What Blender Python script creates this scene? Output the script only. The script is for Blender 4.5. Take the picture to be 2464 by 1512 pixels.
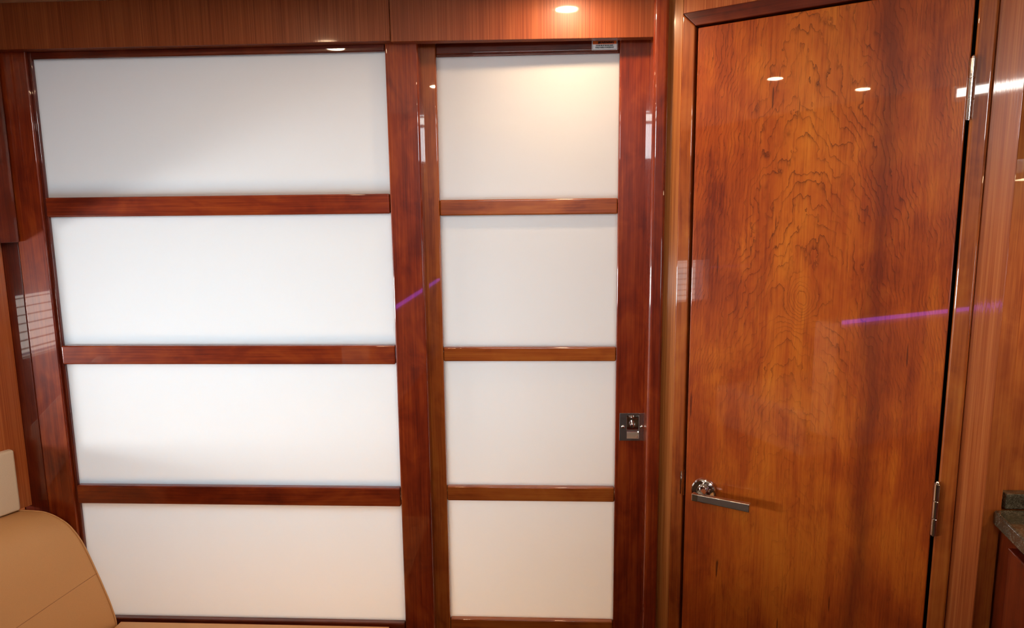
import bpy, bmesh, math, random
from mathutils import Matrix, Vector

random.seed(7)
for o in list(bpy.data.objects):
    bpy.data.objects.remove(o, do_unlink=True)
scene = bpy.context.scene
COL = scene.collection

# ------------------------------------------------------------------ camera
FPX, PITCH, ROLL, YAW = 1652.2, 0.14805, 0.010724, -0.049569
CAM = Vector((0.0, -1.45, 1.5))
fw = Vector((math.sin(YAW) * math.cos(PITCH), math.cos(YAW) * math.cos(PITCH), -math.sin(PITCH)))
rt = Vector((math.cos(YAW), -math.sin(YAW), 0.0))
dn = fw.cross(rt)
rt2 = rt * math.cos(ROLL) + dn * math.sin(ROLL)
dn2 = dn * math.cos(ROLL) - rt * math.sin(ROLL)
cd = bpy.data.cameras.new('camera')
cam = bpy.data.objects.new('camera', cd)
COL.objects.link(cam)
m3 = Matrix((rt2, -dn2, -fw)).transposed()
cam.matrix_world = Matrix.Translation(CAM) @ m3.to_4x4()
cd.sensor_fit = 'HORIZONTAL'
cd.sensor_width = 36.0
cd.lens = FPX / 2464.0 * 36.0
cd.clip_start = 0.01
scene.camera = cam

# ------------------------------------------------------------------ world, exposure, daylight
w = bpy.data.worlds.new('world')
scene.world = w
w.use_nodes = True
w.node_tree.nodes['Background'].inputs[0].default_value = (0.75, 0.87, 1.0, 1)
w.node_tree.nodes['Background'].inputs[1].default_value = 1.0
vs = scene.view_settings
vs.view_transform = 'Standard'
vs.look = 'None'
vs.exposure = 0.0
vs.gamma = 1.0
vs.use_curve_mapping = False
scene.cycles.use_denoising = True
scene.cycles.max_bounces = 6
scene.cycles.diffuse_bounces = 3
scene.cycles.glossy_bounces = 3
scene.cycles.transmission_bounces = 4
scene.cycles.use_adaptive_sampling = True
scene.cycles.adaptive_threshold = 0.07
scene.cycles.adaptive_min_samples = 12
scene.cycles.caustics_reflective = False
scene.cycles.caustics_refractive = False
scene.cycles.sample_clamp_indirect = 6.0


def area(name, loc, target, sx, sy, power, col):
    l = bpy.data.lights.new(name, 'AREA')
    l.shape = 'RECTANGLE'
    l.size, l.size_y = sx, sy
    l.energy = power
    l.color = col
    o = bpy.data.objects.new(name, l)
    COL.objects.link(o)
    o.location = loc
    d = (Vector(target) - Vector(loc)).normalized()
    o.rotation_euler = d.to_track_quat('-Z', 'Y').to_euler()
    return o


# daylight through the aft window, the port windows, an added starboard opening, and the forward cabin's window behind the frosted panes
DAY = (0.93, 0.97, 1.0)
area('aft_daylight', (-0.075, -2.60, 1.98), (-0.075, 0, 1.98), 0.65, 0.38, 21, DAY)
area('port_daylight', (-2.44, -1.78, 1.02), (0, -1.78, 1.02), 1.16, 0.30, 4.5, (1.0, 0.86, 0.72))
area('starboard_fill', (2.02, -3.2, 1.10), (0, -3.2, 1.10), 1.5, 0.38, 14, DAY)  # added fill to light the settee, no known window there
area('port_forward_daylight', (-2.40, -0.68, 1.06), (0, -0.68, 1.06), 0.88, 0.22, 40, DAY)
area('cabin_daylight', (-0.66, 0.72, 1.16), (-0.66, 0, 1.16), 0.95, 0.54, 42, (0.52, 0.80, 1.0))
area('cabin_warm_fill', (-0.35, 0.95, 0.52), (-0.35, 0, 0.52), 1.2, 0.30, 58, (1.0, 0.58, 0.27))  # added warm backlight low behind the panes, no lamp modelled

# ------------------------------------------------------------------ node helpers
def new_mat(name):
    m = bpy.data.materials.new(name)
    m.use_nodes = True
    nt = m.node_tree
    nt.nodes.clear()
    out = nt.nodes.new('ShaderNodeOutputMaterial')
    return m, nt, out


class G:
    def __init__(self, nt):
        self.nt = nt

    def _set(self, sock, v):
        if hasattr(v, 'default_value') or hasattr(v, 'is_linked'):
            self.nt.links.new(v, sock)
        else:
            sock.default_value = v

    def math(self, op, a, b=0.0, c=None):
        n = self.nt.nodes.new('ShaderNodeMath')
        n.operation = op
        self._set(n.inputs[0], a)
        self._set(n.inputs[1], b)
        if c is not None:
            self._set(n.inputs[2], c)
        return n.outputs[0]

    def noise(self, vec, scale, detail=3, rough=0.55, dist=0.0):
        n = self.nt.nodes.new('ShaderNodeTexNoise')
        self.nt.links.new(vec, n.inputs['Vector'])
        n.inputs['Scale'].default_value = scale
        n.inputs['Detail'].default_value = detail
        n.inputs['Roughness'].default_value = rough
        n.inputs['Distortion'].default_value = dist
        return n.outputs['Fac']

    def mapping(self, vec, scale=(1, 1, 1), loc=(0, 0, 0)):
        n = self.nt.nodes.new('ShaderNodeMapping')
        self.nt.links.new(vec, n.inputs['Vector'])
        n.inputs['Scale'].default_value = scale
        n.inputs['Location'].default_value = loc
        return n.outputs[0]

    def ramp(self, fac, stops, interp='LINEAR'):
        n = self.nt.nodes.new('ShaderNodeValToRGB')
        n.color_ramp.interpolation = interp
        el = n.color_ramp.elements
        while len(el) > 1:
            el.remove(el[-1])
        el[0].position = stops[0][0]
        el[0].color = tuple(stops[0][1]) + (1,)
        for p, c in stops[1:]:
            e = el.new(p)
            e.color = tuple(c) + (1,)
        self._set(n.inputs[0], fac)
        return n.outputs[0]

    def mix(self, fac, a, b, mode='MIX'):
        n = self.nt.nodes.new('ShaderNodeMix')
        n.data_type = 'RGBA'
        n.blend_type = mode
        self._set(n.inputs[0], fac)
        for s, v in ((n.inputs[6], a), (n.inputs[7], b)):
            if isinstance(v, tuple):
                s.default_value = v + (1,) if len(v) == 3 else v
            else:
                self.nt.links.new(v, s)
        return n.outputs[2]

    def obj_coord(self, offset=True):
        tc = self.nt.nodes.new('ShaderNodeTexCoord')
        v = tc.outputs['Object']
        if offset:
            oi = self.nt.nodes.new('ShaderNodeObjectInfo')
            mul = self.nt.nodes.new('ShaderNodeVectorMath')
            mul.operation = 'MULTIPLY_ADD'
            cmb = self.nt.nodes.new('ShaderNodeCombineXYZ')
            r = self.math('MULTIPLY', oi.outputs['Random'], 17.0)
            for i in range(3):
                self.nt.links.new(r, cmb.inputs[i])
            self.nt.links.new(v, mul.inputs[0])
            mul.inputs[1].default_value = (1, 1, 1)
            self.nt.links.new(cmb.outputs[0], mul.inputs[2])
            v = mul.outputs[0]
        return v


def principled(nt, out, **kw):
    p = nt.nodes.new('ShaderNodeBsdfPrincipled')
    for k, v in kw.items():
        s = p.inputs[k.replace('_', ' ')]
        if hasattr(v, 'is_linked'):
            nt.links.new(v, s)
        else:
            s.default_value = v if not (isinstance(v, tuple) and len(v) == 3) else v + (1,)
    nt.links.new(p.outputs[0], out.inputs[0])
    return p


def cherry(name, cols, axis='Z', rough=0.35, coat=1.0, coat_rough=0.025, blotch=0.5, pore=0.35, across=34.0):
    """lacquered cherry: long streaks, cross-grain blotches, fine pores"""
    m, nt, out = new_mat(name)
    g = G(nt)
    v = g.obj_coord()
    k = {'X': 0, 'Y': 1, 'Z': 2}[axis]
    s1 = [across] * 3; s1[k] = 2.2
    s2 = [330] * 3; s2[k] = 7
    s3 = [16] * 3; s3[k] = 9
    a = g.noise(g.mapping(v, tuple(s1)), 1.0, 4, 0.6, 0.6)
    b = g.noise(g.mapping(v, tuple(s2)), 1.0, 2, 0.6)
    c = g.noise(g.mapping(v, tuple(s3)), 1.0, 3, 0.6, 0.8)
    f = g.math('ADD', g.math('MULTIPLY', a, 1.0 - blotch), g.math('MULTIPLY', c, blotch))
    f = g.math('ADD', f, g.math('MULTIPLY', g.math('SUBTRACT', b, 0.5), pore))
    colr = g.ramp(f, [(0.35, cols[0]), (0.50, cols[1]), (0.67, cols[2])])
    principled(nt, out, Base_Color=colr, Roughness=rough, Coat_Weight=coat, Coat_Roughness=coat_rough, Specular_IOR_Level=0.25)
    return m


def veneer(name, cols, axis='Z', rough=0.30, coat=0.55, coat_rough=0.12, n=420.0):
    """straight quarter-cut veneer: fine parallel grain lines"""
    m, nt, out = new_mat(name)
    g = G(nt)
    v = g.obj_coord()
    k = {'X': 0, 'Y': 1, 'Z': 2}[axis]
    s1 = [n] * 3; s1[k] = 3.5
    s2 = [n * 0.16] * 3; s2[k] = 1.2
    a = g.noise(g.mapping(v, tuple(s1)), 1.0, 2, 0.6)
    b = g.noise(g.mapping(v, tuple(s2)), 1.0, 3, 0.6, 0.5)
    f = g.math('ADD', g.math('MULTIPLY', a, 0.62), g.math('MULTIPLY', b, 0.38))
    colr = g.ramp(f, [(0.33, cols[0]), (0.50, cols[1]), (0.66, cols[2])])
    bump = nt.nodes.new('ShaderNodeBump')
    bump.inputs['Strength'].default_value = 0.06
    bump.inputs['Distance'].default_value = 0.001
    nt.links.new(a, bump.inputs['Height'])
    p = principled(nt, out, Base_Color=colr, Roughness=rough, Coat_Weight=coat, Coat_Roughness=coat_rough, Specular_IOR_Level=0.3)
    nt.links.new(bump.outputs[0], p.inputs['Coat Normal'])
    return m


def figured_door():
    """flat-cut cherry leaf: cathedral rings around a knot, wild dark figure lines, a darker vertical band"""
    m, nt, out = new_mat('figured_cherry')
    g = G(nt)
    v = g.obj_coord(False)
    sep = nt.nodes.new('ShaderNodeSeparateXYZ')
    nt.links.new(v, sep.inputs[0])
    x, z = sep.outputs[0], sep.outputs[2]
    wob = g.noise(g.mapping(v, (7, 7, 4.0)), 1.0, 4, 0.6)
    wob2 = g.noise(g.mapping(v, (34, 34, 13)), 1.0, 4, 0.65)
    wob3 = g.noise(g.mapping(v, (95, 95, 45)), 1.0, 3, 0.6)
    dx = g.math('SUBTRACT', x, 0.268)
    dx2 = g.math('MULTIPLY', dx, dx)
    dz = g.math('SUBTRACT', z, 1.328)
    # knot bump
    r2 = g.math('ADD', g.math('MULTIPLY', dx2, 1500.0), g.math('MULTIPLY', g.math('MULTIPLY', dz, dz), 600.0))
    knot = g.math('POWER', 2.718, g.math('MULTIPLY', r2, -1.0))
    F = g.math('MULTIPLY', dx2, 17.0)
    F = g.math('ADD', F, z)
    F = g.math('ADD', F, g.math('MULTIPLY', wob, 0.42))
    F = g.math('ADD', F, g.math('MULTIPLY', wob2, 0.085))
    F = g.math('ADD', F, g.math('MULTIPLY', wob3, 0.014))
    F = g.math('ADD', F, g.math('MULTIPLY', knot, 0.26))
    saw = g.math('FRACT', g.math('MULTIPLY', F, 27.0))
    line = g.math('POWER', saw, 7.0)
    # figure lines are strong in the upper half, faint below the knot
    up = nt.nodes.new('ShaderNodeMapRange')
    nt.links.new(z, up.inputs[0])
    up.inputs[1].default_value = 0.90
    up.inputs[2].default_value = 1.42
    up.inputs[3].default_value = 0.18
    up.inputs[4].default_value = 0.85
    line = g.math('MULTIPLY', line, up.outputs[0])
    brk = g.noise(g.mapping(v, (22, 22, 12)), 1.0, 3, 0.6)
    line = g.math('MULTIPLY', line, g.ramp(brk, [(0.36, (0, 0, 0)), (0.58, (1, 1, 1))]))
    # base colour
    st = g.noise(g.mapping(v, (26, 26, 1.6)), 1.0, 4, 0.6, 0.5)
    bl = g.noise(g.mapping(v, (5.5, 5.5, 3.2)), 1.0, 3, 0.55, 0.5)
    fine = g.noise(g.mapping(v, (300, 300, 11)), 1.0, 2, 0.6)
    bl2 = g.noise(g.mapping(v, (13, 13, 7.0), (1.3, 0, 4.1)), 1.0, 4, 0.65, 0.8)
    f = g.math('ADD', g.math('MULTIPLY', st, 0.42), g.math('MULTIPLY', bl, 0.58))
    f = g.math('ADD', f, g.math('MULTIPLY', g.math('SUBTRACT', bl2, 0.5), 0.42))
    f = g.math('ADD', f, g.math('MULTIPLY', g.math('SUBTRACT', fine, 0.5), 0.26))
    # heartwood glow around the cathedral's centre line, redder sapwood to the sides
    cen = g.math('POWER', 2.718, g.math('MULTIPLY', dx2, -110.0))
    f = g.math('ADD', f, g.math('MULTIPLY', g.math('SUBTRACT', cen, 0.35), 0.13))
    base = g.ramp(f, [(0.28, (0.19, 0.024, 0.0045)), (0.45, (0.37, 0.062, 0.0070)), (0.60, (0.52, 0.118, 0.010)), (0.78, (0.62, 0.175, 0.014))])
    # darker vertical band of grain
    bx = g.math('ADD', g.math('SUBTRACT', x, 0.394), g.math('MULTIPLY', g.math('SUBTRACT', wob, 0.5), 0.06))
    band = g.math('POWER', 2.718, g.math('MULTIPLY', g.math('MULTIPLY', bx, bx), -3800.0))
    base = g.mix(g.math('MULTIPLY', band, 0.62), base, (0.135, 0.018, 0.006))
    # short dark splits in the grain
    sp = g.noise(g.mapping(v, (130, 130, 9.0), (3.1, 0, 1.7)), 1.0, 1, 0.4)
    spf = g.ramp(sp, [(0.76, (0, 0, 0)), (0.79, (1, 1, 1))])
    base = g.mix(g.math('MULTIPLY', spf, 0.75), base, (0.055, 0.008, 0.003))
    # long grain strands
    gs = g.noise(g.mapping(v, (30, 30, 1.5), (0.7, 0, 2.3)), 1.0, 5, 0.62, 0.35)
    strand = g.math('ABSOLUTE', g.math('SUBTRACT', g.math('FRACT', g.math('MULTIPLY', gs, 9.0)), 0.5))
    strand = g.ramp(strand, [(0.0, (1, 1, 1)), (0.10, (0, 0, 0))])
    base = g.mix(g.math('MULTIPLY', strand, 0.32), base, (0.12, 0.016, 0.004))
    base = g.mix(line, base, (0.065, 0.010, 0.003))
    principled(nt, out, Base_Color=base, Roughness=0.35, Coat_Weight=1.0, Coat_Roughness=0.02, Specular_IOR_Level=0.25)
    return m


def plain(name, col, rough=0.5, metal=0.0, coat=0.0, nscale=0, namp=0.0, bump=0.0, spec=0.5):
    m, nt, out = new_mat(name)
    g = G(nt)
    c = None
    if nscale:
        v = g.obj_coord(False)
        f = g.noise(v, nscale, 4, 0.6)
        lo = tuple(max(0, q * (1 - namp)) for q in col)
        hi = tuple(min(1, q * (1 + namp)) for q in col)
        c = g.ramp(f, [(0.3, lo), (0.7, hi)])
    p = principled(nt, out, Base_Color=c if c is not None else col, Roughness=rough, Metallic=metal, Coat_Weight=coat, Specular_IOR_Level=spec)
    if bump and nscale:
        b = nt.nodes.new('ShaderNodeBump')
        b.inputs['Strength'].default_value = bump
        b.inputs['Distance'].default_value = 0.002
        nt.links.new(f, b.inputs['Height'])
        nt.links.new(b.outputs[0], p.inputs['Normal'])
    return m


def frosted():
    m, nt, out = new_mat('frosted_acrylic')
    d = nt.nodes.new('ShaderNodeBsdfDiffuse')
    d.inputs[0].default_value = (0.86, 0.85, 0.83, 1)
    t = nt.nodes.new('ShaderNodeBsdfTranslucent')
    t.inputs[0].default_value = (0.92, 0.93, 0.93, 1)
    mx = nt.nodes.new('ShaderNodeMixShader')
    mx.inputs[0].default_value = 0.40
    nt.links.new(d.outputs[0], mx.inputs[1])
    nt.links.new(t.outputs[0], mx.inputs[2])
    gl = nt.nodes.new('ShaderNodeBsdfGlossy')
    gl.inputs['Roughness'].default_value = 0.45
    gl.inputs[0].default_value = (1, 1, 1, 1)
    fr = nt.nodes.new('ShaderNodeFresnel')
    fr.inputs[0].default_value = 1.3
    m2 = nt.nodes.new('ShaderNodeMixShader')
    nt.links.new(fr.outputs[0], m2.inputs[0])
    nt.links.new(mx.outputs[0], m2.inputs[1])
    nt.links.new(gl.outputs[0], m2.inputs[2])
    nt.links.new(m2.outputs[0], out.inputs[0])
    return m


def translucent(name, col):
    m, nt, out = new_mat(name)
    d = nt.nodes.new('ShaderNodeBsdfDiffuse')
    d.inputs[0].default_value = tuple(col) + (1,)
    t = nt.nodes.new('ShaderNodeBsdfTranslucent')
    t.inputs[0].default_value = tuple(col) + (1,)
    mx = nt.nodes.new('ShaderNodeMixShader')
    mx.inputs[0].default_value = 0.45
    nt.links.new(d.outputs[0], mx.inputs[1])
    nt.links.new(t.outputs[0], mx.inputs[2])
    nt.links.new(mx.outputs[0], out.inputs[0])
    return m


def emissive(name, col, strength):
    m, nt, out = new_mat(name)
    e = nt.nodes.new('ShaderNodeEmission')
    e.inputs[0].default_value = tuple(col) + (1,)
    e.inputs[1].default_value = strength
    nt.links.new(e.outputs[0], out.inputs[0])
    return m


def granite():
    m, nt, out = new_mat('granite')
    g = G(nt)
    v = g.obj_coord(False)
    a = g.noise(v, 420, 3, 0.7)
    b = g.noise(v, 45, 4, 0.6, 1.0)
    f = g.math('ADD', g.math('MULTIPLY', a, 0.6), g.math('MULTIPLY', b, 0.4))
    c = g.ramp(f, [(0.35, (0.012, 0.012, 0.008)), (0.5, (0.07, 0.062, 0.04)), (0.66, (0.20, 0.18, 0.13))])
    principled(nt, out, Base_Color=c, Roughness=0.12, Coat_Weight=0.5)
    return m


C_RED = ((0.115, 0.010, 0.002), (0.215, 0.025, 0.004), (0.330, 0.056, 0.007))
C_ORG = ((0.205, 0.036, 0.006), (0.340, 0.078, 0.011), (0.430, 0.125, 0.018))
C_DRK = ((0.060, 0.005, 0.0015), (0.115, 0.012, 0.003), (0.180, 0.027, 0.006))  # dark cherry; also carries the shade painted on the top rails
C_AMB = ((0.300, 0.058, 0.010), (0.450, 0.115, 0.020), (0.580, 0.180, 0.032))
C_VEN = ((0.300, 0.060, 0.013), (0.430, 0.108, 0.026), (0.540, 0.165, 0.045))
C_VEN_SHADE = ((0.170, 0.032, 0.007), (0.250, 0.056, 0.013), (0.330, 0.090, 0.024))  # the cherry veneer darkened, valance shade put into the colour
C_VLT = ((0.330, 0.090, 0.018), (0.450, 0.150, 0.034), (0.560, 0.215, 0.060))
M = {
    'red_z': cherry('cherry_red_upright', C_RED, 'Z'),
    'red_x': cherry('cherry_red_level', C_RED, 'X'),
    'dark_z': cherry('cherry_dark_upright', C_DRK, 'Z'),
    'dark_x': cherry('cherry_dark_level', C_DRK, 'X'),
    'org_z': cherry('cherry_amber_upright', C_ORG, 'Z'),
    'org_x': cherry('cherry_amber_level', C_ORG, 'X'),
    'amb_z': cherry('cherry_honey_upright', C_AMB, 'Z'),
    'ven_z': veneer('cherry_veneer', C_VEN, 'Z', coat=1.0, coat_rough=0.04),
    'ven_shade': veneer('cherry_veneer_satin_shaded', C_VEN_SHADE, 'Z', rough=0.4, coat=0.35, coat_rough=0.06),
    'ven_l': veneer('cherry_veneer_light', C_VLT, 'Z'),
    'door': figured_door(),
    'pane': frosted(),
    'chrome': plain('polished_steel', (0.78, 0.76, 0.72), 0.10, 1.0),
    'satin': plain('satin_steel', (0.62, 0.60, 0.57), 0.26, 1.0),
    'black': plain('shadow_gap_black', (0.006, 0.004, 0.003), 0.7, spec=0.1),
    'leather': plain('tan_leather', (0.72, 0.40, 0.165), 0.48, 0, 0, 900, 0.05, 0.25, spec=0.35),
    'seam': plain('tan_thread', (0.48, 0.24, 0.09), 0.7, 0, 0, 600, 0.1),
    'cream': plain('cream_leather', (0.80, 0.66, 0.47), 0.5, 0, 0, 700, 0.04, 0.2, spec=0.3),
    'ceiling': plain('cream_headliner', (0.70, 0.58, 0.43), 0.8, 0, 0, 300, 0.05, 0.2, spec=0.1),
    'white': plain('white_paint', (0.85, 0.84, 0.80), 0.6, 0, 0, 40, 0.02),
    'carpet': plain('brown_carpet', (0.10, 0.06, 0.035), 0.95, 0, 0, 500, 0.3, 0.5, spec=0.05),
    'granite': granite(),
    'label_white': plain('label_white', (0.80, 0.80, 0.80), 0.35, 0, 0, 60, 0.03),
    'label_orange': plain('label_orange', (0.75, 0.13, 0.02), 0.35, 0, 0, 60, 0.03),
    'ink': plain('label_ink', (0.01, 0.01, 0.01), 0.5, 0, 0, 60, 0.1),
    'slat': translucent('blind_slat_white', (0.85, 0.80, 0.72)),
    'lens': emissive('downlight_lens', (1.0, 0.70, 0.36), 26.0),
    'led': emissive('purple_led', (0.42, 0.10, 1.0), 5.0),
}

# ------------------------------------------------------------------ object helpers
BASE = {}


def empty(name, loc, rz=0.0, local=False):
    o = bpy.data.objects.new(name, None)
    o.empty_display_size = 0.05
    COL.objects.link(o)
    o.location = loc
    o.rotation_euler = (0, 0, rz)
    BASE[o.name] = Vector((0, 0, 0)) if local else Vector(loc)
    return o


def tag(o, label=None, cat=None, group=None, kind=None):
    if label: o['label'] = label
    if cat: o['category'] = cat
    if group: o['group'] = group
    if kind: o['kind'] = kind
    return o


def link(name, me, mat, parent=None, world=None):
    """me holds vertices in the parent's base frame already shifted"""
    o = bpy.data.objects.new(name, me)
    COL.objects.link(o)
    if mat is not None:
        me.materials.append(mat)
    if parent is not None:
        o.parent = parent
    return o


def shift_of(parent):
    p = parent
    tot = Vector((0, 0, 0))
    while p is not None:
        if p.name in BASE:
            return BASE[p.name]
        p = p.parent
    return tot


def mesh_from(name, verts, faces, mat, parent=None, smooth=False, bevel=0.0, segs=3, angle=40):
    sh = shift_of(parent)
    me = bpy.data.meshes.new(name)
    me.from_pydata([tuple(Vector(v) - sh) for v in verts], [], faces)
    bm = bmesh.new()
    bm.from_mesh(me)
    bmesh.ops.recalc_face_normals(bm, faces=bm.faces)
    bm.to_mesh(me)
    bm.free()
    o = link(name, me, mat, parent)
    if smooth or bevel:
        me.polygons.foreach_set('use_smooth', [True] * len(me.polygons))
    if bevel:
        b = o.modifiers.new('bevel', 'BEVEL')
        b.width = bevel
        b.segments = segs
        b.limit_method = 'ANGLE'
        b.angle_limit = math.radians(30)
        b.harden_normals = True
    elif smooth:
        me.set_sharp_from_angle(angle=math.radians(angle))
    return o


def box(name, x0, x1, y0, y1, z0, z1, mat, parent=None, bevel=0.002, segs=3):
    v = [(x, y, z) for x in (x0, x1) for y in (y0, y1) for z in (z0, z1)]
    f = [(0, 1, 3, 2), (4, 6, 7, 5), (0, 4, 5, 1), (2, 3, 7, 6), (0, 2, 6, 4), (1, 5, 7, 3)]
    return mesh_from(name, v, f, mat, parent, bevel=bevel, segs=segs)


def prism(name, poly, d, mat, parent=None, bevel=0.0, segs=3, smooth=False, angle=40):
    """poly: list of 3-D points (planar), extruded by vector d"""
    n = len(poly)
    d = Vector(d)
    v = [Vector(p) for p in poly] + [Vector(p) + d for p in poly]
    f = [tuple(range(n))[::-1], tuple(range(n, 2 * n))]
    for i in range(n):
        j = (i + 1) % n
        f.append((i, j, n + j, n + i))
    return mesh_from(name, v, f, mat, parent, bevel=bevel, segs=segs, smooth=smooth, angle=angle)


def lathe(name, profile, origin, axis, mat, parent=None, n=40, angle=40):
    """profile: (radius, height along axis)"""
    a = Vector(axis).normalized()
    u = a.orthogonal().normalized()
    w_ = a.cross(u)
    vs_, fs = [], []
    for r, h in profile:
        for k in range(n):
            t = 2 * math.pi * k / n
            vs_.append(Vector(origin) + a * h + (u * math.cos(t) + w_ * math.sin(t)) * r)
    for i in range(len(profile) - 1):
        for k in range(n):
            k2 = (k + 1) % n
            fs.append((i * n + k, i * n + k2, (i + 1) * n + k2, (i + 1) * n + k))
    fs.append(tuple(range(n))[::-1])
    fs.append(tuple(range((len(profile) - 1) * n, len(profile) * n)))
    return mesh_from(name, vs_, fs, mat, parent, smooth=True, angle=angle)


def tube(name, pts, r, mat, parent=None, n=8):
    pts = [Vector(p) for p in pts]
    vs_, fs = [], []
    for i, p in enumerate(pts):
        t = (pts[min(i + 1, len(pts) - 1)] - pts[max(i - 1, 0)]).normalized()
        u = t.cross(Vector((0.31, 0.17, 0.93))).normalized()
        w_ = t.cross(u)
        for k in range(n):
            a = 2 * math.pi * k / n
            vs_.append(p + (u * math.cos(a) + w_ * math.sin(a)) * r)
    for i in range(len(pts) - 1):
        for k in range(n):
            k2 = (k + 1) % n
            fs.append((i * n + k, i * n + k2, (i + 1) * n + k2, (i + 1) * n + k))
    fs.append(tuple(range(n))[::-1])
    fs.append(tuple(range((len(pts) - 1) * n, len(pts) * n)))
    return mesh_from(name, vs_, fs, mat, parent, smooth=True, angle=60)


def smooth_curve(pts, n=6):
    """Catmull-Rom through 2-D points"""
    out = []
    for i in range(len(pts) - 1):
        p0, p1, p2, p3 = pts[max(i - 1, 0)], pts[i], pts[i + 1], pts[min(i + 2, len(pts) - 1)]
        for k in range(n):
            t = k / n
            out.append(tuple(0.5 * (2 * b + (c - a) * t + (2 * a - 5 * b + 4 * c - d) * t * t + (3 * b - a - 3 * c + d) * t ** 3)
                             for a, b, c, d in zip(p0, p1, p2, p3)))
    out.append(tuple(pts[-1]))
    return out


CEIL = 1.932

# ================================================================== ROOM SHELL
def struct(o, label=None, cat=None):
    return tag(o, label, cat, kind='structure')


struct(box('floor', -3.0, 2.4, -4.4, 2.0, -0.06, 0.0, M['carpet'], bevel=0), 'brown carpeted cabin floor', 'floor')
# low ceiling near the partition, then the raised one over the aft saloon
struct(box('ceiling', -3.0, 2.4, -1.60, 0.05, CEIL, CEIL + 0.04, M['ceiling'], bevel=0.004), 'cream headliner at the upper left edge above the valance', 'ceiling')
up = empty('ceiling_raised', (0, -2.2, 2.2))
struct(up, 'raised cream headliner over the aft saloon', 'ceiling')
box('riser', -3.0, 2.4, -1.64, -1.60, CEIL, 2.34, M['ceiling'], up, 0)
box('headliner', -3.0, 2.4, -2.56, -1.64, 2.30, 2.34, M['ceiling'], up, 0)

# aft wall with its window opening
aft = empty('wall_aft', (0, -2.52, 0))
struct(aft, 'cherry aft wall with a wide window behind the photographer', 'wall')
AW = (-0.40, 0.25, 1.79, 2.17)
box('panel', -3.0, AW[0], -2.56, -2.50, 1.45, 2.34, M['red_z'], aft, 0)
box('panel', AW[1], 2.4, -2.56, -2.50, 1.45, 2.34, M['red_z'], aft, 0)
box('panel', AW[0], AW[1], -2.56, -2.50, 1.45, AW[2], M['dark_z'], aft, 0)
box('panel', AW[0], AW[1], -2.56, -2.50, AW[3], 2.34, M['red_z'], aft, 0)
box('lower_panel', -3.0, 2.4, -4.36, -4.30, 0, 1.47, M['dark_z'], aft, 0)
box('soffit', -3.0, 2.4, -4.36, -2.56, 1.45, 1.49, M['ceiling'], aft, 0)
# added unseen baffle below the aft window, keeps its light off the lower walls
lk = empty('aft_baffle', (-0.05, -2.2, 1.46))
tag(lk, 'added unseen dark cherry locker below the aft window behind the photographer', 'baffle')
box('baffle_body', -0.75, 0.60, -2.50, -1.90, 1.46, 1.71, M['dark_x'], lk, 0.003)
for k in range(3):
    box('baffle_door', -0.74 + k * 0.447, -0.74 + k * 0.447 + 0.435, -1.90, -1.885, 1.475, 1.695, M['dark_x'], lk, 0.002)

# port hull wall with the blind window
port = empty('wall_port', (-2.3, -1.6, 0))
struct(port, 'cherry port hull wall with a blind-covered window', 'wall')
PW = (-2.36, -1.20, 0.88, 1.16)
box('panel', -2.36, -2.30, -4.36, PW[0], 0, 2.34, M['red_z'], port, 0)
PF = (-1.12, -0.24, 0.95, 1.17)
box('panel', -2.36, -2.30, PW[1], PF[0], 0, 2.34, M['red_z'], port, 0)
box('panel', -2.36, -2.30, PF[1], 0.10, 0, 2.34, M['red_z'], port, 0)
box('panel', -2.36, -2.30, PF[0], PF[1], 0, PF[2], M['red_z'], port, 0)
box('panel', -2.36, -2.30, PF[0], PF[1], PF[3], 2.34, M['red_z'], port, 0)
box('panel', -2.36, -2.30, PW[0], PW[1], 0, PW[2], M['red_z'], port, 0)
box('panel', -2.36, -2.30, PW[0], PW[1], PW[3], 2.34, M['dark_z'], port, 0)
# venetian blind on the port window
bl = empty('venetian_blind', (-2.28, -1.9, 0.88))
tag(bl, 'white venetian blind over the port window, seen reflected in the left post', 'blind')
for k in range(8):
    zz = 0.888 + k * 0.037
    prism('slat', [(-2.300, PW[0], zz), (-2.275, PW[0], zz + 0.001), (-2.275, PW[0], zz + 0.003), (-2.300, PW[0], zz + 0.002)], (0, PW[1] - PW[0], 0), M['slat'], bl)
box('head_rail', -2.295, -2.34, PW[0], PW[1], 1.165, 1.19, M['slat'], bl, 0.002)

# starboard hull wall with an opening added for the settee's fill light
stb = empty('wall_starboard', (1.9, -1.4, 0))
struct(stb, 'veneered starboard hull wall beyond the galley', 'wall')
SW = (-3.98, -2.42, 0.90, 1.30)
box('panel', 1.90, 1.96, SW[1], 0.10, 0, 2.34, M['ven_z'], stb, 0)
box('panel', 1.90, 1.96, -4.36, SW[0], 0, 2.34, M['ven_z'], stb, 0)
box('panel', 1.90, 1.96, SW[0], SW[1], 0, SW[2], M['ven_z'], stb, 0)
box('panel', 1.90, 1.96, SW[0], SW[1], SW[3], 2.34, M['ven_z'], stb, 0)

# forward cabin behind the partition: panelled walls; its daylight reaches the frosted panes
fwd = empty('wall_forward_cabin', (-0.5, 1.5, 0))
struct(fwd, 'panelled forward cabin walls behind the frosted partition', 'wall')
box('panel', -1.75, 0.9, 1.45, 1.50, 0, 2.0, M['ven_z'], fwd, 0)
box('panel', -1.75, -1.70, 0.10, 1.45, 0, 2.0, M['ven_z'], fwd, 0)
box('panel', 0.85, 0.90, 0.10, 1.45, 0, 2.0, M['ven_z'], fwd, 0)
box('headliner', -1.75, 0.9, 0.05, 1.50, 1.94, 1.98, M['ven_z'], fwd, 0)

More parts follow.
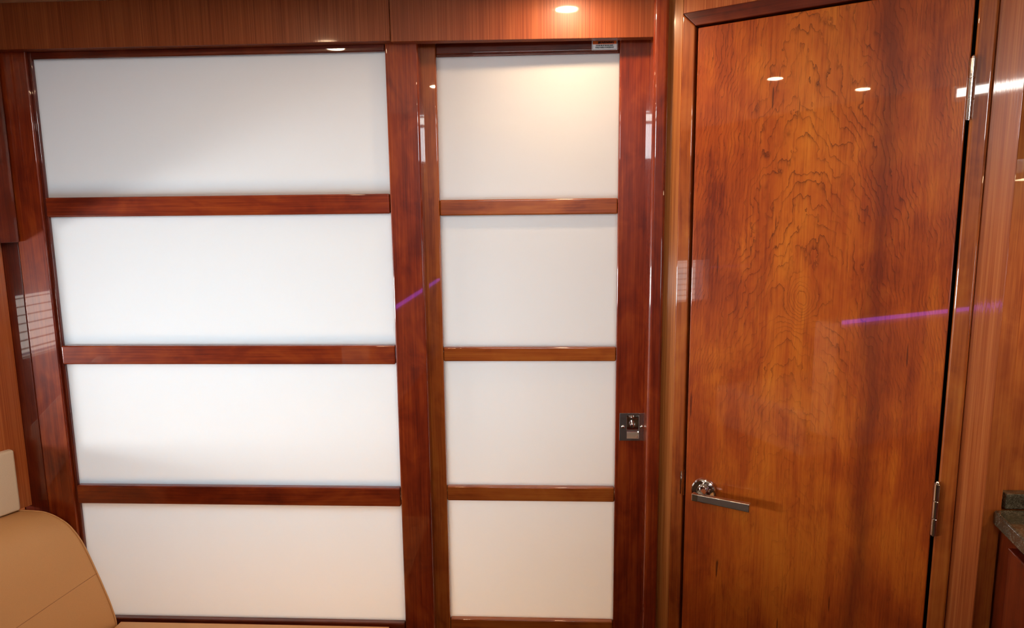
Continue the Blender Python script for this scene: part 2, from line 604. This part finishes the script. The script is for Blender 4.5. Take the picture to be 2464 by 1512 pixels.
# ================================================================== FIXED FROSTED PARTITION
XL0, XL1, XB, XR0, XR1 = -1.149, -1.086, -1.0785, -0.3265, -0.2585
LZ = [(1.8268, 1.5405), (1.4983, 1.2146), (1.1725, 0.8884), (0.8445, 0.5600)]
fp = empty('frosted_partition', (-0.70, 0.02, 0.0))
tag(fp, 'wide fixed partition of four stacked frosted panes framed in dark red cherry', 'partition')
box('post', XL0, XL1, 0.0, 0.06, 0.0, 1.86, M['red_z'], fp, 0.0025)
box('post', -1.205, XL0 - 0.0008, 0.001, 0.06, 0.0, 1.86, M['dark_z'], fp, 0.0015)
box('post', XR0, XR1, 0.0, 0.055, 0.0, 1.86, M['red_z'], fp, 0.0045, 5)
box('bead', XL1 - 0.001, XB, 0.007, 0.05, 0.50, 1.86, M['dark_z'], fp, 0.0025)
box('rail', XB, XR0 - 0.0012, 0.004, 0.05, LZ[0][0], 1.86, M['dark_x'], fp, 0.003)  # shade under the valance put into this rail's darker colour
for k in range(3):
    o = box('rail', XB, XR0 - 0.0012, 0.001, 0.05, LZ[k + 1][0], LZ[k][1], M['red_x'], fp, 0.0035, 4)
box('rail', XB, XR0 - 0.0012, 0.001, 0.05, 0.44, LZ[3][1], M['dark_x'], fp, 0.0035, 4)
for k in range(4):
    box('pane', XB - 0.01, XR0 + 0.01, 0.014, 0.020, LZ[k][1] - 0.01, LZ[k][0] + 0.01, M['pane'], fp, 0)
box('lower_panel', XB, XR0, 0.012, 0.05, 0.0, 0.44, M['red_z'], fp, 0)

# ================================================================== SLIDING DOOR
RZ = [(1.8207, 1.5263), (1.4927, 1.2046), (1.1729, 0.8816), (0.8474, 0.5544), (0.5205, 0.23)]
SX0, SX1, SX2, SX3 = -0.268, -0.2265, 0.1535, 0.236
sd = empty('door_1', (0.0, 0.05, 0.0))
struct(sd, 'narrow sliding door of frosted panes with an amber cherry frame and steel flush pull', 'door')
box('stile', SX0, SX1, 0.030, 0.062, 0.02, 1.848, M['org_z'], sd, 0.003, 4)
box('stile', SX2, SX3, 0.030, 0.062, 0.02, 1.848, M['red_z'], sd, 0.003, 4)
box('rail', SX1, SX2, 0.032, 0.060, RZ[0][0] + 0.004, 1.848, M['dark_x'], sd, 0.003, 4)  # valance shade put into the top rail and bead colour
box('bead', SX1, SX2, 0.036, 0.058, RZ[0][0], RZ[0][0] + 0.005, M['dark_x'], sd, 0.0018, 3)
for k in range(4):
    box('rail', SX1 + 0.0005, SX2 - 0.0005, 0.031, 0.060, RZ[k + 1][0], RZ[k][1], M['org_x'], sd, 0.003, 4)
box('rail', SX1, SX2, 0.031, 0.060, 0.02, RZ[4][1], M['org_x'], sd, 0.003)
for k in range(5):
    box('pane', SX1 - 0.01, SX2 + 0.01, 0.043, 0.049, RZ[k][1] - 0.01, RZ[k][0] + 0.01, M['pane'], sd, 0)

# flush pull
PX0, PX1, PZ0, PZ1 = 0.1625, 0.2195, 0.9935, 1.0565
HX0, HX1, HZ0, HZ1 = 0.1790, 0.2050, 0.9985, 1.0515
yf, yb = 0.0285, 0.031


def plate_with_hole(name, parent):
    ox = [(PX0, PZ0), (PX1, PZ0), (PX1, PZ1), (PX0, PZ1)]
    ix = [(HX0, HZ0), (HX1, HZ0), (HX1, HZ1), (HX0, HZ1)]
    v, f = [], []
    for y in (yf, yb):
        v += [(x, y, z) for x, z in ox] + [(x, y, z) for x, z in ix]
    for i in range(4):
        j = (i + 1) % 4
        f.append((i, j, 4 + j, 4 + i))
        f.append((8 + i, 12 + i, 12 + j, 8 + j))
        f.append((i, 8 + i, 8 + j, j))
        f.append((4 + i, 4 + j, 12 + j, 12 + i))
    return mesh_from(name, v, f, M['satin'], parent, bevel=0.0006, segs=2)


pull = plate_with_hole('flush_pull', sd)
tag(pull, 'square steel flush pull plate')
# recessed cup: curved scoop seen through the hole
cp = []
for k in range(13):
    t = k / 12
    z = HZ0 + (HZ1 - HZ0) * t
    d = 0.011 * (1 - abs(2 * t - 1) ** 3.0)
    cp.append((z, yf + 0.0006 + d))
v, f = [], []
for z, y in cp:
    v += [(HX0, y, z), (HX1, y, z)]
for i in range(12):
    f.append((2 * i, 2 * i + 1, 2 * i + 3, 2 * i + 2))
nb = len(v)
for sx in (0, 1):
    b = len(v)
    x = HX0 if sx == 0 else HX1
    v += [(x, yf + 0.0006, z) for z, y in cp]
    for i in range(12):
        f.append((b + i, b + i + 1, 2 * (i + 1) + sx, 2 * i + sx))
mesh_from('cup', v, f, M['chrome'], pull, smooth=True, angle=50)
# cut the wood behind the cup visually: the stile gets a pocket
lathe('thumb_turn', [(0.0072, 0), (0.0070, 0.003), (0.0058, 0.0055), (0.003, 0.0070), (0.0004, 0.0074)], (0.1915, 0.0395, 1.0275), (0, -1, 0), M['chrome'], pull, 28)
box('thumb_slot', 0.1909, 0.1921, 0.0316, 0.0350, 1.0212, 1.0285, M['ink'], pull, 0)
for sx in (0.1705, 0.2120):
    lathe('screw', [(0.0042, 0), (0.0040, 0.0008), (0.0030, 0.0018), (0.0012, 0.0023), (0.0002, 0.0024)], (sx, yf, 1.0255), (0, -1, 0), M['chrome'], pull, 20)

# pocket in the right stile for the cup
st = [o for o in sd.children if o.name.startswith('stile')][1]
cut = box('pocket_cutter', HX0 - 0.0003, HX1 + 0.0003, 0.02, 0.045, HZ0 - 0.0003, HZ1 + 0.0003, None, sd, 0)
bpy.context.view_layer.update()
bo = st.modifiers.new('pocket', 'BOOLEAN')
bo.object = cut
bo.operation = 'DIFFERENCE'
bo.solver = 'EXACT'
dg = bpy.context.evaluated_depsgraph_get()
me = bpy.data.meshes.new_from_object(st.evaluated_get(dg))
st.modifiers.clear()
st.data = me
bpy.data.objects.remove(cut, do_unlink=True)


# warning sticker on the top rail
def text_mesh(name, body, size, loc, mat, parent, bold=0.0, thick=0.0002, sx=1.0):
    cu = bpy.data.curves.new(name, 'FONT')
    cu.body = body
    cu.size = size
    cu.align_x = 'CENTER'
    cu.align_y = 'CENTER'
    cu.extrude = thick
    cu.offset = bold
    cu.resolution_u = 3
    t = bpy.data.objects.new(name + '_src', cu)
    COL.objects.link(t)
    bpy.context.view_layer.update()
    d = bpy.context.evaluated_depsgraph_get()
    me_ = bpy.data.meshes.new_from_object(t.evaluated_get(d))
    bpy.data.objects.remove(t, do_unlink=True)
    sh = shift_of(parent)
    for vv in me_.vertices:
        x, y, z = vv.co
        vv.co = Vector((loc[0] + x * sx, loc[1] - z, loc[2] + y)) - sh
    me_.materials.clear()
    o = link(name, me_, mat, parent)
    return o


SK = (0.0965, 0.1485, 1.8262, 1.8466)
lab = box('warning_label', SK[0], SK[1], 0.0313, 0.0319, SK[2], SK[3], M['label_white'], sd, 0)
tag(lab, 'small warning sticker on the dark top rail')
# the black inner border, the orange heading and the lines of print
bw = 0.0005
for nm, a in (('border', (SK[0] + 0.0014, SK[1] - 0.0014, SK[2] + 0.0012, SK[2] + 0.0012 + bw)),
              ('border', (SK[0] + 0.0014, SK[1] - 0.0014, SK[3] - 0.0018 - bw, SK[3] - 0.0018)),
              ('border', (SK[0] + 0.0014, SK[0] + 0.0014 + bw, SK[2] + 0.0012, SK[3] - 0.0018)),
              ('border', (SK[1] - 0.0014 - bw, SK[1] - 0.0014, SK[2] + 0.0012, SK[3] - 0.0018))):
    box(nm, a[0], a[1], 0.0310, 0.0314, a[2], a[3], M['ink'], lab, 0)
box('heading_band', SK[0] + 0.002, SK[1] - 0.002, 0.0309, 0.0314, 1.8376, 1.8442, M['label_orange'], lab, 0)
text_mesh('heading_text', 'WARNING', 0.0066, (0.1255, 0.0308, 1.8409), M['ink'], lab, 0.00015)
prism('warning_triangle', [(0.1085, 0.0308, 1.8388), (0.1135, 0.0308, 1.8388), (0.1110, 0.0308, 1.8432)], (0, -0.0003, 0), M['ink'], lab)
text_mesh('print_line', 'DOOR MUST BE SECURED', 0.0036, (0.1225, 0.0309, 1.8350), M['ink'], lab, 0.00012, sx=0.85)
text_mesh('print_line', 'WHILE VESSEL IS UNDERWAY', 0.0036, (0.1225, 0.0309, 1.8311), M['ink'], lab, 0.00012, sx=0.80)

# ================================================================== VALANCE, JAMB
struct(box('trim_1', -1.145, -0.3095, -0.024, 0.002, 1.8408, CEIL, M['ven_shade'], bevel=0.0012), 'shade-darkened veneer valance board above the wide frosted partition', 'valance')
vr = prism('trim_2', [(-0.3085, -0.022, 1.8395), (0.2185, -0.010, 1.8395), (0.2185, 0.012, 1.8395), (-0.3085, 0.002, 1.8395)], (0, 0, CEIL - 1.8395), M['ven_shade'], bevel=0.0012)
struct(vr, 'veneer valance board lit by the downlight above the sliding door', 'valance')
struct(box('trim_3', 0.2150, 0.2450, -0.020, 0.072, 0.0, CEIL, M['red_z'], bevel=0.008, segs=6), 'upright glossy red jamb post right of the sliding door', 'post')
# track header above the sliding door, in shade
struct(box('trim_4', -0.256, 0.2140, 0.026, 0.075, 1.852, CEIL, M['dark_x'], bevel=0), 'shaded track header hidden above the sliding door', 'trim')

# ================================================================== DOOR WALL (turned 31 degrees)
ANG = math.radians(-31)
P0 = (0.25, -0.005, 0.0)


def turned(name, s, d=0.0):
    """an empty in the door wall's frame; children use (along, depth, z) with the face at depth 0 and the room at negative depth"""
    e = empty(name, P0, ANG, local=True)
    return e


wr = turned('wall_right', 0)
struct(wr, 'straight-grained cherry veneer wall around the hinged door', 'wall')
box('veneer_strip', -0.006, 0.0250, 0.0, 0.03, 0.0, CEIL, M['ven_l'], wr, 0.0008)
box('veneer_head', 0.0252, 0.5800, 0.0, 0.03, 1.8800, CEIL, M['ven_z'], wr, 0.0008)
box('veneer_strip', 0.5375, 0.5785, 0.0, 0.03, 0.0, 1.8795, M['ven_z'], wr, 0.0015)
box('backing', -0.006, 0.57, 0.034, 0.06, 0.0, CEIL, M['black'], wr, 0)

cs = turned('trim_5', 0)
struct(cs, 'glossy cherry door casing with a mitred upper corner', 'casing')
# side casings and mitred head, rounded outer edges
cy0, cy1 = -0.0070, 0.028
prism('casing_side', [(0.0255, cy0, 0.0), (0.0255, cy0, 1.8792), (0.0520, cy0, 1.8520), (0.0520, cy0, 0.0)], (0, cy1 - cy0, 0), M['org_z'], cs, 0.003, 4)
prism('casing_head', [(0.0257, cy0, 1.8795), (0.5370, cy0, 1.8795), (0.5095, cy0, 1.8523), (0.0522, cy0, 1.8523)], (0, cy1 - cy0, 0), M['dark_x'], cs, 0.002, 3)
prism('casing_side', [(0.5370, cy0, 0.0), (0.5370, cy0, 1.8792), (0.5100, cy0, 1.8520), (0.5100, cy0, 0.0)], (0, cy1 - cy0, 0), M['org_z'], cs, 0.0045, 5)
# strike plate on the latch-side casing
sp = prism('strike_plate', [(0.0470, cy0 - 0.0015, 0.899), (0.0470, cy0 - 0.0015, 0.946), (0.0485, cy0 - 0.0015, 0.9495), (0.0535, cy0 + 0.006, 0.9515), (0.0535, cy0 + 0.006, 0.8935), (0.0485, cy0 - 0.0015, 0.8955)], (0, 0.002, 0), M['chrome'], cs)
tag(sp, 'steel strike plate')

# the hinged door itself
dr = turned('door_2', 0)
struct(dr, 'tall glossy hinged door of figured orange cherry with a steel lever', 'door')
box('leaf', 0.0575, 0.5050, -0.0060, 0.028, 0.02, 1.8480, M['door'], dr, 0.0022, 4)

# lever handle
RC = (0.0985, 0.916)
lev = lathe('lever_handle', [(0.0265, 0), (0.0265, 0.0035), (0.0258, 0.0060), (0.0235, 0.0075), (0.0222, 0.0070), (0.0210, 0.0062), (0.0002, 0.0062)], (RC[0], -0.006, RC[1]), (0, -1, 0), M['chrome'], dr, 56)
tag(lev, 'polished steel lever handle on a round rosette')
lathe('neck', [(0.0118, 0.006), (0.0112, 0.012), (0.0085, 0.016), (0.0080, 0.034), (0.0082, 0.036)], (RC[0], -0.006, RC[1]), (0, -1, 0), M['chrome'], lev, 32)
lathe('neck_collar', [(0.0135, 0.0062), (0.0135, 0.0085), (0.0118, 0.0105), (0.0118, 0.006)], (RC[0], -0.006, RC[1]), (0, -1, 0), M['chrome'], lev, 32)
prism('grip', [(0.0885, -0.052, 0.9085), (0.2030, -0.052, 0.9100), (0.2030, -0.052, 0.9268), (0.0885, -0.052, 0.9225)], (0, 0.012, 0), M['satin'], lev, 0.0014, 3)
box('grip_end', 0.0868, 0.1000, -0.0525, -0.0395, 0.9080, 0.9232, M['chrome'], lev, 0.0014)
# barrel hinges
for zc0 in (1.6390, 0.9275):
    h = empty('hinge', (0, 0, 0), 0, local=True)
    h.parent = dr
    tag(h, 'polished steel three-knuckle hinge')
    zs = [zc0, zc0 + 0.0315, zc0 + 0.0640, zc0 + 0.0955]
    for a, b in zip(zs[:-1], zs[1:]):
        lathe('knuckle', [(0.0042, 0.0004), (0.0049, 0.0010), (0.0049, b - a - 0.0010), (0.0042, b - a - 0.0004)], (0.5092, -0.0105, a), (0, 0, 1), M['chrome'], h, 24)
    lathe('pin', [(0.0030, 0), (0.0030, 0.0985), (0.0012, 0.1005)], (0.5092, -0.0105, zc0 - 0.001), (0, 0, 1), M['chrome'], h, 16)
    box('hinge_leaf', 0.5045, 0.5060, -0.0085, 0.02, zs[0], zs[3], M['satin'], h, 0)

# ================================================================== RIGHT OF THE DOOR: galley end
CX, CY = 0.7445, -0.302
gal = empty('wall_galley', (0.85, -0.27, 0))
struct(gal, 'amber cherry end wall beside the galley counter', 'wall')
box('stile', 0.7500, 0.7840, -0.2900, -0.25, 0.0, CEIL, M['amb_z'], gal, 0.002)
box('end_panel', 0.7845, 1.90, -0.2700, -0.24, 0.0, CEIL, M['amb_z'], gal, 0)
box('reveal', 0.7380, 0.7505, -0.2780, -0.25, 0.0, CEIL, M['black'], gal, 0)

ZT = 0.983
ct = prism('countertop', [(0.7700, -0.2905, ZT), (0.6500, -0.88, ZT), (0.62, -1.05, ZT), (1.30, -1.05, ZT), (1.30, -0.2905, ZT)], (0, 0, -0.026), M['granite'], None, 0.004, 3)
tag(ct, 'dark speckled granite countertop corner at the right edge', 'countertop')
bs = box('backsplash', 0.7900, 1.30, -0.2900, -0.2705, ZT + 0.0005, ZT + 0.0275, M['granite'], None, 0.0015)
tag(bs, 'low grey granite backsplash standing on the countertop', 'backsplash')
# base cabinet under the counter: front runs along the counter's edge
gb = empty('base_cabinet', (0.80, -0.6, 0.0))
tag(gb, 'dark cherry base cabinet under the granite countertop', 'cabinet')
fd = Vector((-0.2, -0.98, 0)).normalized()
fn = Vector((-0.98, 0.2, 0)).normalized()
A = Vector((0.7845, -0.2915, 0.0))


def front(name, s0, s1, z0, z1, t0, t1, mat, bevel):
    p = [A + fd * s0 + fn * t0, A + fd * s1 + fn * t0, A + fd * s1 + fn * t1, A + fd * s0 + fn * t1]
    return prism(name, [(q.x, q.y, z0) for q in p], (0, 0, z1 - z0), mat, gb, bevel)


front('face_frame', 0.0, 0.70, 0.08, ZT - 0.0265, -0.02, 0.0, M['dark_z'], 0.0015)
front('cabinet_door', 0.065, 0.34, 0.12, 0.735, 0.0, 0.014, M['dark_z'], 0.002)
front('drawer_front', 0.065, 0.34, 0.745, 0.945, 0.0, 0.014, M['dark_z'], 0.002)
front('carcass', 0.0, 0.70, 0.08, ZT - 0.0265, -0.40, -0.021, M['dark_z'], 0)
front('plinth', 0.02, 0.68, 0.0, 0.08, -0.38, -0.05, M['dark_z'], 0)

# ================================================================== LEFT: return wall, overhead cabinet, cream panel
lw = empty('wall_left', (-1.2, -0.03, 0))
struct(lw, 'narrow straight-grained veneer return at the left edge', 'wall')
ld = Vector((-0.42, -0.907, 0)).normalized()
ln = Vector((-0.907, 0.42, 0)).normalized()


def left_slab(name, base, s0, s1, z0, z1, t0, t1, mat, parent, bevel=0.0):
    p = [base + ld * s0 + ln * t0, base + ld * s1 + ln * t0, base + ld * s1 + ln * t1, base + ld * s0 + ln * t1]
    return prism(name, [(q.x, q.y, z0) for q in p], (0, 0, z1 - z0), mat, parent, bevel)


B0 = Vector((-1.187, 0.0, 0))
left_slab('veneer_strip', B0, 0.0, 0.052, 0.841, CEIL, 0.0, 0.02, M['ven_z'], lw, 0.001)
struct(box('wall_alcove', -2.36, -1.206, 0.0, 0.04, 0.0, CEIL, M['ven_z'], None, 0), 'veneered wall inside the window alcove left of the partition', 'wall')

oc = empty('overhead_cabinet', (-1.25, -0.12, 1.4455))
tag(oc, 'glossy red cherry overhead cabinet at the left edge', 'cabinet')
B1 = Vector((-1.1505, -0.0015, 0))
left_slab('cabinet_body', B1, 0.10, 0.62, 1.4455, 1.930, 0.003, 0.16, M['dark_z'], oc, 0)
left_slab('face_stile', B1, 0.0, 0.0600, 1.4455, 1.930, -0.012, 0.002, M['dark_z'], oc, 0.0015)
left_slab('cabinet_door', B1, 0.0612, 0.60, 1.4475, 1.925, -0.014, 0.002, M['red_z'], oc, 0.002)

cpn = empty('upholstered_panel', (-1.22, -0.07, 0.0))
tag(cpn, 'cream leather upholstered panel behind the tan sofa back', 'upholstered panel')
left_slab('cushion', B0 + ld * 0.0295, 0.0, 1.05, 0.843, 0.986, -0.014, 0.03, M['cream'], cpn, 0.006)

# ================================================================== TAN SOFA
so = empty('sofa', (-0.9, -0.4, 0.0))
tag(so, 'tan leather sofa with a rounded backrest in the lower left corner', 'sofa')
prof = [(-1.345, 0.800), (-1.330, 0.820), (-1.290, 0.833), (-1.230, 0.838), (-1.182, 0.8395), (-1.143, 0.837), (-1.124, 0.832), (-1.101, 0.8205), (-1.078, 0.801), (-1.054, 0.7610),
        (-1.031, 0.6985), (-1.016, 0.6530), (-1.005, 0.6165), (-0.9965, 0.5800), (-0.9945, 0.562), (-0.9945, 0.535)]
pc = smooth_curve(prof, 5)
# backrest: end slab rounds over, then runs toward the camera along the left side
ys = -0.022
rings = []
for inset, off in ((0.016, 0.0), (0.007, 0.0018), (0.002, 0.006), (0.0, 0.013)):
    cxm, czm = -1.15, 0.62
    rings.append(([(x + (cxm - x) * inset * 2.2, z + (czm - z) * inset * 2.2) for x, z in pc], off))
for k in range(1, 15):
    rings.append((pc, 0.013 + k * 0.07))
v, f = [], []
n = len(pc)
for ring, off in rings:
    for x, z in ring:
        v.append((x + ld.x * off * 1.0, ys + ld.y * off, z))
    v.append((ring[-1][0] + ld.x * off - 0.02, ys + ld.y * off, 0.30))
    v.append((ring[0][0] + ld.x * off, ys + ld.y * off, 0.30))
nn = n + 2
for i in range(len(rings) - 1):
    for k in range(nn):
        k2 = (k + 1) % nn
        f.append((i * nn + k, i * nn + k2, (i + 1) * nn + k2, (i + 1) * nn + k))
f.append(tuple(range(nn)))
f.append(tuple(range((len(rings) - 1) * nn, len(rings) * nn))[::-1])
mesh_from('backrest', v, f, M['leather'], so, smooth=True, angle=55)
# stitched seam along the backrest
pts = []
for k in range(30):
    off = 0.006 + k * 0.022
    zt = 0.690 - 0.16 * off - 0.05 * off * off
    ks = min(range(n // 3, n), key=lambda i: abs(pc[i][1] - zt))
    k2 = ks + 1 if pc[ks][1] > zt else ks - 1
    u = (zt - pc[ks][1]) / (pc[k2][1] - pc[ks][1])
    px_ = pc[ks][0] + (pc[k2][0] - pc[ks][0]) * u
    pts.append((px_ + ld.x * off, ys + ld.y * off, zt))
tube('seam', pts, 0.0007, M['seam'], so, 6)
# piping along the backrest's end edge
tube('piping', [(x + ld.x * 0.006, ys + ld.y * 0.006, z) for x, z in pc], 0.0016, M['leather'], so, 8)

# seat cushion with a soft crowned top
def cushion(name, x0, x1, y0, y1, z0, z1, crown, mat, parent, nx=24, ny=14):
    v, f = [], []
    def edge(t):
        return 1 - abs(2 * t - 1) ** 10
    for i in range(nx + 1):
        for j in range(ny + 1):
            u, w_ = i / nx, j / ny
            e = min(edge(u), edge(w_))
            z = z1 - 0.012 * (1 - e) + crown * (math.sin(math.pi * u) * math.sin(math.pi * w_)) ** 0.8
            v.append((x0 + (x1 - x0) * u, y0 + (y1 - y0) * w_, z))
    tot = len(v)
    for i in range(nx + 1):
        for j in range(ny + 1):
            u, w_ = i / nx, j / ny
            v.append((x0 + (x1 - x0) * u, y0 + (y1 - y0) * w_, z0))
    q = ny + 1
    for i in range(nx):
        for j in range(ny):
            a = i * q + j
            f.append((a, a + q, a + q + 1, a + 1))
            f.append((tot + a, tot + a + 1, tot + a + q + 1, tot + a + q))
    for i in range(nx):
        for j in (0, ny):
            a, b = i * q + j, (i + 1) * q + j
            f.append((a, b, tot + b, tot + a))
    for j in range(ny):
        for i in (0, nx):
            a, b = i * q + j, i * q + j + 1
            f.append((a, b, tot + b, tot + a))
    return mesh_from(name, v, f, mat, parent, smooth=True, angle=60)


cushion("seat", -0.992, -0.36, -0.018, -0.56, 0.44, 0.5750, 0.006, M['leather'], so)
box('seat_base', -0.99, -0.32, -0.54, -0.03, 0.0, 0.438, M['dark_z'], so, 0.004)

# ================================================================== DOWNLIGHTS
DL = [(0.053, -0.135, 'round warm downlight shining on the valance above the sliding door'),
      (-0.548, -0.400, 'round warm downlight above the wide frosted partition'),
      (-0.370, -0.925, 'round warm downlight in the middle of the low headliner'),
      (-0.400, -1.387, 'round warm downlight nearest the raised headliner')]
for (x, y, lb), watts in zip(DL, (1.9, 0.8, 1.4, 1.4)):
    d = empty('downlight', (x, y, CEIL))
    tag(d, lb, 'downlight', 'recessed ceiling downlights')
    lathe('bezel', [(0.0350, 0.0), (0.0350, 0.0015), (0.0320, 0.0040), (0.0275, 0.0045), (0.0262, 0.002), (0.0262, 0.0)], (x, y, CEIL), (0, 0, -1), M['chrome'], d, 40)
    lathe('lens', [(0.0255, 0.0), (0.0250, 0.0012), (0.0120, 0.0024), (0.0003, 0.0028)], (x, y, CEIL), (0, 0, -1), M['lens'], d, 32)
    l = bpy.data.lights.new('downlight_beam', 'AREA')
    l.shape = 'DISK'
    l.size = 0.046
    l.energy = watts
    l.color = (1.0, 0.68, 0.42)
    lo = bpy.data.objects.new('downlight_beam', l)
    COL.objects.link(lo)
    lo.location = (0, 0, -0.004)
    lo.parent = d

# ================================================================== AFT SEATING seen only in the lacquer's reflections
aseat = empty('aft_settee', (-1.3, -2.9, 0))
tag(aseat, 'cream leather settee behind the photographer, reflected in the hinged door', 'settee')
box('seat_back', -1.05, -0.885, -4.1, -1.95, 0.35, 0.945, M['cream'], aseat, 0.025, 4)
box('seat', -1.75, -1.05, -4.1, -1.95, 0.20, 0.45, M['cream'], aseat, 0.03, 4)
ls = box('led_strip', -0.884, -0.870, -4.1, -1.95, 0.945, 0.962, M['led'], None, 0)
tag(ls, 'purple light strip along the cream settee top, reflected as a violet line', 'light strip')

# bar lamp on the lip of the low headliner and a fill lamp added to brighten the galley end, both out of frame
bar = empty('bar_lamp', (-0.06, -1.76, 1.92))
tag(bar, 'white bar lamp under the headliner lip, reflected at the top of the hinge-side casing', 'lamp')
box('housing', -0.30, 0.26, -1.80, -1.757, 1.895, 1.944, M['white'], bar, 0.003)
box('end_cap', -0.31, -0.30, -1.80, -1.754, 1.893, 1.946, M['satin'], bar, 0.001)
box('end_cap', 0.26, 0.27, -1.80, -1.754, 1.893, 1.946, M['satin'], bar, 0.001)
box('bracket', -0.07, -0.05, -1.80, -1.62, 1.944, 1.952, M['satin'], bar, 0.001)
bb = area('bar_lamp_glow', (-0.02, -1.755, 1.920), (-0.02, 0, 1.920), 0.54, 0.030, 1.6, (1.0, 0.98, 0.92))
gl_ = empty('galley_fill_lamp', (1.0, -0.50, 1.56))
tag(gl_, 'added small warm fill lamp above the granite countertop, beyond the right edge', 'lamp')
box('housing', 0.90, 1.10, -0.58, -0.42, 1.56, 1.59, M['satin'], gl_, 0.003)
box('stem', 0.99, 1.01, -0.51, -0.49, 1.59, CEIL, M['satin'], gl_, 0)
gg = area('galley_fill_glow', (1.0, -0.50, 1.555), (1.0, -0.45, 1.0), 0.16, 0.12, 1.6, (1.0, 0.72, 0.42))
